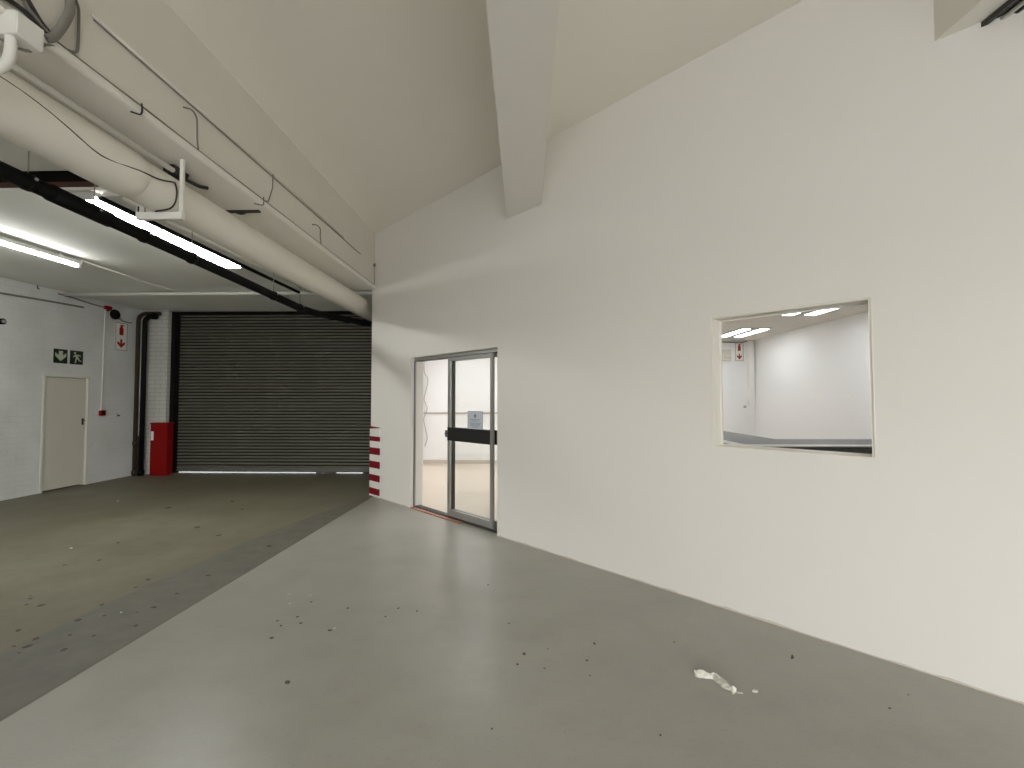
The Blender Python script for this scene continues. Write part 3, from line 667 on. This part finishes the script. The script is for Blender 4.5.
tag(b.build('conduit'), 'short cream conduit leaving the junction box along the flange', 'conduit')
b = MB(); b.tube(smooth_path([(-2.41, 2.26, 3.80), (-2.41, 2.258, 3.67), (-2.41, 2.255, 3.603), (-2.41, 2.225, 3.508), (-2.41, 2.179, 3.406), (-2.415, 2.14, 3.365)]), .021, 'greycable', 12)
tag(b.build('flexible_conduit'), 'thick grey flexible conduit curving down to the junction box', 'conduit')
b = MB(); b.tube(smooth_path([(FX + .01, 2.26, 3.80), (FX + .01, 2.317, 3.711), (FX + .01, 2.329, 3.655), (FX + .01, 2.33, 3.486), (FX + .012, 2.315, 3.435), (FX + .025, 2.253, 3.40), (FX + .035, 2.148, 3.34), (FX + .03, 2.061, 3.24), (FX, 1.9, 3.22)]), .007, 'greycable', 6)
tag(b.build('cable'), 'thin grey cable looping down the bulkhead beside the thick conduit', 'cable')
for k, (dz, dx, l) in enumerate(((0.0, 0, 'lower dark cable of the bundle above the junction box'), (.035, .012, 'middle dark cable of the bundle above the junction box'), (.075, .004, 'upper dark cable of the bundle above the junction box'))):
    b = MB(); b.tube(smooth_path([(FX + .02 + dx, 1.5, 3.44 + dz), (FX + .02 + dx, 1.85, 3.42 + dz), (FX + .022 + dx, 2.023, 3.434 + dz * 1.3), (FX + .022, 2.071, 3.432 + dz * .9), (FX + .022, 2.135, 3.412 + dz * .4), (FX + .024, 2.20, 3.403 + dz * .1)]), .011, 'cable' if k != 1 else 'greycable', 8)
    tag(b.build('cable'), l, 'cable', 'cable bundle above the junction box')
b = MB(); b.tube(smooth_path([(-2.44, 2.668, 3.336), (-2.405, 2.70, 3.338), (-2.398, 2.705, 3.37), (-2.402, 2.705, 3.41)]), .005, 'cable', 6)
tag(b.build('cable_clip'), 'small dark hooked clip on the flange near the junction box', 'clip')
b = MB(); b.tube(smooth_path([(-2.46, 3.98, 3.336), (-2.405, 4.02, 3.338), (-2.398, 4.03, 3.37), (-2.402, 4.03, 3.42)]), .005, 'thincable', 6)
tag(b.build('cable_clip'), 'small hooked clip on the flange beyond the pipe bracket', 'clip')
b = MB(); b.box(-2.88, -2.50, 4.12, 4.16, 3.322, 3.340, 'cable', .004); b.tube([(-2.72, 4.14, 3.322), (-2.68, 4.14, 3.312), (-2.64, 4.14, 3.322)], .014, 'cable', 8)
tag(b.build('hanger_plate'), 'black hanger plate under the flange just past the pipe bracket', 'plate')
b = MB(); b.box(-2.745, -2.655, 3.29, 3.41, 3.262, 3.339, 'cable', .006); b.tube([(-2.70, 3.25, 3.30), (-2.70, 3.45, 3.30)], .012, 'screw', 8)
tag(b.build('pipe_clamp'), 'small black clamp between the big cream pipe and the flange behind the bracket', 'clamp')
b = MB(); b.tube(smooth_path([(-2.66, 3.43, 3.33), (-2.69, 3.45, 3.30), (-2.73, 3.50, 3.325), (-2.69, 3.60, 3.315), (-2.66, 3.66, 3.328)]), .014, 'cable', 8)
tag(b.build('cable'), 'tangled black cable tucked under the flange behind the pipe bracket', 'cable')

b = MB(); b.tube([(FX + .004, y, 3.706 + .0045 * (y - 2.4)) for y in (2.42, 3.4, 4.3, 5.2, 6.6)], .005, 'thincable', 6)  # cable and the conduit's shadow drawn together as one dark line
tag(b.build('cable'), 'thin dark cable with painted-in shadow just below the middle conduit line on the bulkhead', 'cable')
b = MB(); b.tube(smooth_path([(-2.436, 2.2, 3.417), (-2.434, 2.5, 3.414), (-2.436, 2.8, 3.42), (-2.434, 3.3, 3.413), (-2.436, 4.0, 3.418), (-2.434, 5.0, 3.413), (-2.436, 6.0, 3.415), (-2.434, 7.15, 3.412)]), .006, 'thincable', 6)  # thin dark line drawn along the flange top
tag(b.build('cable'), 'thin dark line along the top of the bulkhead flange', 'cable')
# ------------------------------------------------------------------ small things on the floor
def flake(r, seed, h):
    rnd = random.Random(seed); b = MB(); n = 9
    poly = [(r * (0.55 + 0.6 * rnd.random()) * math.cos(2 * PI * k / n) * 1.25, r * (0.55 + 0.6 * rnd.random()) * math.sin(2 * PI * k / n)) for k in range(n)]
    return b, poly
flakes = {}
for mat in ('dirt', 'chip'):
    for v in range(3):
        b, poly = flake(1.0, 11 * v + (5 if mat == 'chip' else 0), 0)
        b.prism(poly, (0, 0, 0.15), mat, u=(1, 0, 0), v=(0, 1, 0))
        me = b.build('proto'); flakes[mat, v] = me.data; bpy.data.objects.remove(me)
def scatter(pts, mat, name, label, cat, group):
    for k, p in enumerate(pts):
        x, y, r = p; r *= 0.56
        o = bpy.data.objects.new(name, flakes[mat, k % 3]); COL.objects.link(o)
        o.location = (x, y, 0.0005); o.rotation_euler = (0, 0, random.random() * 6.28); o.scale = (r, r, min(r, .03))
        tag(o, label, cat, group)
scatter([(-4.388, 4.807, .03), (-4.097, 4.288, .03), (-4.306, 4.16, .02), (-3.237, 3.845, .03), (-3.207, 3.685, .024), (-3.846, 3.46, .022), (-3.759, 3.358, .02), (-3.635, 3.349, .034),
         (-3.186, 3.37, .026), (-3.395, 2.988, .03), (-3.904, 3.511, .015),
         (-3.954, 5.399, .05), (-3.482, 5.098, .045), (-6.054, 4.926, .06), (-4.434, 6.785, .05), (-3.981, 6.31, .035), (-5.083, 6.349, .06)],
        'dirt', 'dirt_fleck', 'dark dirt fleck on the bare olive floor of the bay', 'dirt', 'dirt flecks on the olive bay floor')
scatter([(-3.009, 3.203, .022), (-3.133, 3.134, .036), (-2.763, 3.337, .03), (-2.773, 3.576, .026), (-3.164, 2.89, .032), (-3.12, 2.799, .034), (-3.205, 2.797, .02), (-3.088, 2.728, .016), (-2.991, 2.939, .02), (-2.823, 2.933, .02),
         (-2.66, 3.068, .026), (-2.85, 2.767, .026), (-2.82, 3.256, .016), (-2.78, 3.95, .035), (-2.70, 4.743, .04)],
        'dirt', 'dirt_fleck', 'dark dirt fleck on the dark floor strip beside the paint edge', 'dirt', 'dirt flecks on the dark floor strip')
scatter([(-1.728, 3.162, .015), (-1.667, 3.096, .016), (-1.616, 3.222, .016), (-1.548, 3.134, .017), (-1.642, 2.937, .022), (-1.304, 3.045, .02), (-1.628, 3.46, .015), (-0.991, 3.244, .014), (-0.934, 3.375, .015), (-0.785, 3.333, .014), (-1.311, 3.365, .018),
         (0.001, 2.798, .019), (0.445, 2.925, .017), (0.372, 2.739, .014), (0.116, 2.654, .010), (0.959, 2.957, .010), (0.147, 2.86, .009), (-0.041, 2.69, .014), (0.369, 2.593, .008), (-0.107, 3.17, .012), (-0.301, 3.813, .014), (0.629, 2.151, .010), (2.015, 2.471, .009), (1.834, 2.365, .011), (-0.152, 2.17, .010)],
        'dirt', 'dirt_fleck', 'dark dirt fleck on the grey painted floor', 'dirt', 'dirt flecks on the grey painted floor')
o = bpy.data.objects.new('dirt_lump', flakes['dirt', 1]); COL.objects.link(o); o.location = (-1.297, 2.483, .0005); o.scale = (.013, .011, .05); tag(o, 'lone black lump on the grey floor left of centre near the front', 'dirt')
o = bpy.data.objects.new('dirt_lump', flakes['dirt', 2]); COL.objects.link(o); o.location = (1.61, 2.804, .0005); o.rotation_euler = (0, 0, .9); o.scale = (.016, .008, .05); tag(o, 'dark lump on the grey floor between the white rag and the wall', 'dirt')
scatter([(-1.872, 3.592, .013), (-1.784, 3.433, .016), (-1.696, 3.579, .014), (-1.286, 3.072, .013)], 'chip', 'paint_chip', 'tiny white paint chip on the grey floor near the paint edge', 'paint chip', 'white chips on the grey floor')
scatter([(-4.725, 4.625, .028), (-2.935, 3.255, .014), (-6.196, 6.759, .03)], 'chip', 'paint_chip', 'tiny white paint chip on the bare bay floor', 'paint chip', 'white chips on the bay floor')
o = bpy.data.objects.new('paint_chip', flakes['chip', 1]); COL.objects.link(o); o.location = (1.224, 2.477, .0005); o.scale = (.017, .009, .04); tag(o, 'pale chip on the grey floor just right of the crumpled strip', 'paint chip')
# crumpled strip of plastic: a creased ribbon with a ragged tail
b = MB(); i = b.mi('rag'); rnd = random.Random(3)
spine = [(0.955, 2.612), (0.968, 2.611), (0.985, 2.610), (1.003, 2.605), (1.020, 2.594), (1.036, 2.591), (1.052, 2.588), (1.066, 2.576), (1.074, 2.560), (1.082, 2.541), (1.090, 2.520), (1.096, 2.502), (1.102, 2.486), (1.108, 2.471), (1.122, 2.465)]
wid = [.010, .020, .024, .020, .013, .012, .016, .022, .026, .028, .026, .020, .015, .010, .004]
rows = []
for k, (p, w) in enumerate(zip(spine, wid)):
    a = Vector(spine[max(k - 1, 0)]); c = Vector(spine[min(k + 1, len(spine) - 1)]); t = (c - a).normalized(); nrm = Vector((-t.y, t.x))
    row = []
    for j in range(7):
        f = j / 6 * 2 - 1
        q = Vector(p) + nrm * w * f * (0.8 + 0.4 * rnd.random())
        zz = 0.004 + 0.026 * (1 - f * f) * (0.5 + 0.7 * rnd.random())
        row.append(b.bm.verts.new((q.x, q.y, zz if 0 < j < 6 else 0.001)))
    rows.append(row)
for r0, r1 in zip(rows, rows[1:]):
    for j in range(6):
        f = b.bm.faces.new((r0[j], r0[j + 1], r1[j + 1], r1[j])); f.material_index = i
for (x, y, s) in ((1.118, 2.478, .010), (1.132, 2.462, .008), (1.146, 2.459, .007), (1.128, 2.49, .006), (1.10, 2.455, .006)):
    b.prism([(s * math.cos(a), s * .7 * math.sin(a)) for a in (0, 1.3, 2.4, 3.6, 5)], (0, 0, .005), 'rag', o=(x, y, 0.0005), u=(1, 0, 0), v=(0, 1, 0))
tag(b.build('crumpled_strip'), 'crumpled strip of pale plastic lying on the grey floor', 'litter')

# ------------------------------------------------------------------ light from outside, world, camera
W = bpy.data.worlds.new('World'); SC.world = W; W.use_nodes = True
nt = W.node_tree; bg = nt.nodes['Background']
sky = nt.nodes.new('ShaderNodeTexSky'); sky.sky_type = 'NISHITA'; sky.sun_disc = False; sky.sun_elevation = math.radians(40); sky.sun_rotation = 2.0
hs = nt.nodes.new('ShaderNodeHueSaturation'); hs.inputs['Saturation'].default_value = 0.25
nt.links.new(sky.outputs[0], hs.inputs['Color']); nt.links.new(hs.outputs[0], bg.inputs[0]); bg.inputs[1].default_value = 1.2
def area(name, loc, target, sx, sy, power, col):
    l = bpy.data.lights.new(name, 'AREA'); l.shape = 'RECTANGLE'; l.size = sx; l.size_y = sy; l.energy = power; l.color = col
    o = bpy.data.objects.new(name, l); COL.objects.link(o); o.location = loc
    o.rotation_euler = (Vector(target) - Vector(loc)).to_track_quat('-Z', 'Y').to_euler()
    return o
dl_ = area('doorway_daylight', (0.8, -5.98, 1.35), (0.9, 0, -1.35), 6.4, 2.6, 212, (1.0, 0.985, 0.955))
dl_.data.spread = math.radians(130)
area('room_fill', (-0.5, 8.9, 2.88), (-0.5, 8.9, 0), 2.2, 1.6, 45, (1.0, 0.97, 0.93))  # unseen fill light added to brighten the view through the glass door
cam = bpy.data.cameras.new('camera'); co = bpy.data.objects.new('camera', cam); COL.objects.link(co)
cam.sensor_fit = 'HORIZONTAL'; cam.sensor_width = 36.0; cam.lens = 450.0 / 1024.0 * 36.0; cam.clip_start = 0.02
co.location = (0, 0, 1.55)
co.rotation_euler = (math.radians(90 + 1.9727), 0, math.radians(1.5266))
SC.camera = co
SC.view_settings.view_transform = 'Standard'; SC.view_settings.look = 'None'
SC.view_settings.exposure = -0.07; SC.view_settings.gamma = 1.0; SC.view_settings.use_curve_mapping = False
SC.cycles.use_denoising = True
SC.cycles.max_bounces = 12; SC.cycles.diffuse_bounces = 8; SC.cycles.sample_clamp_indirect = 8.0
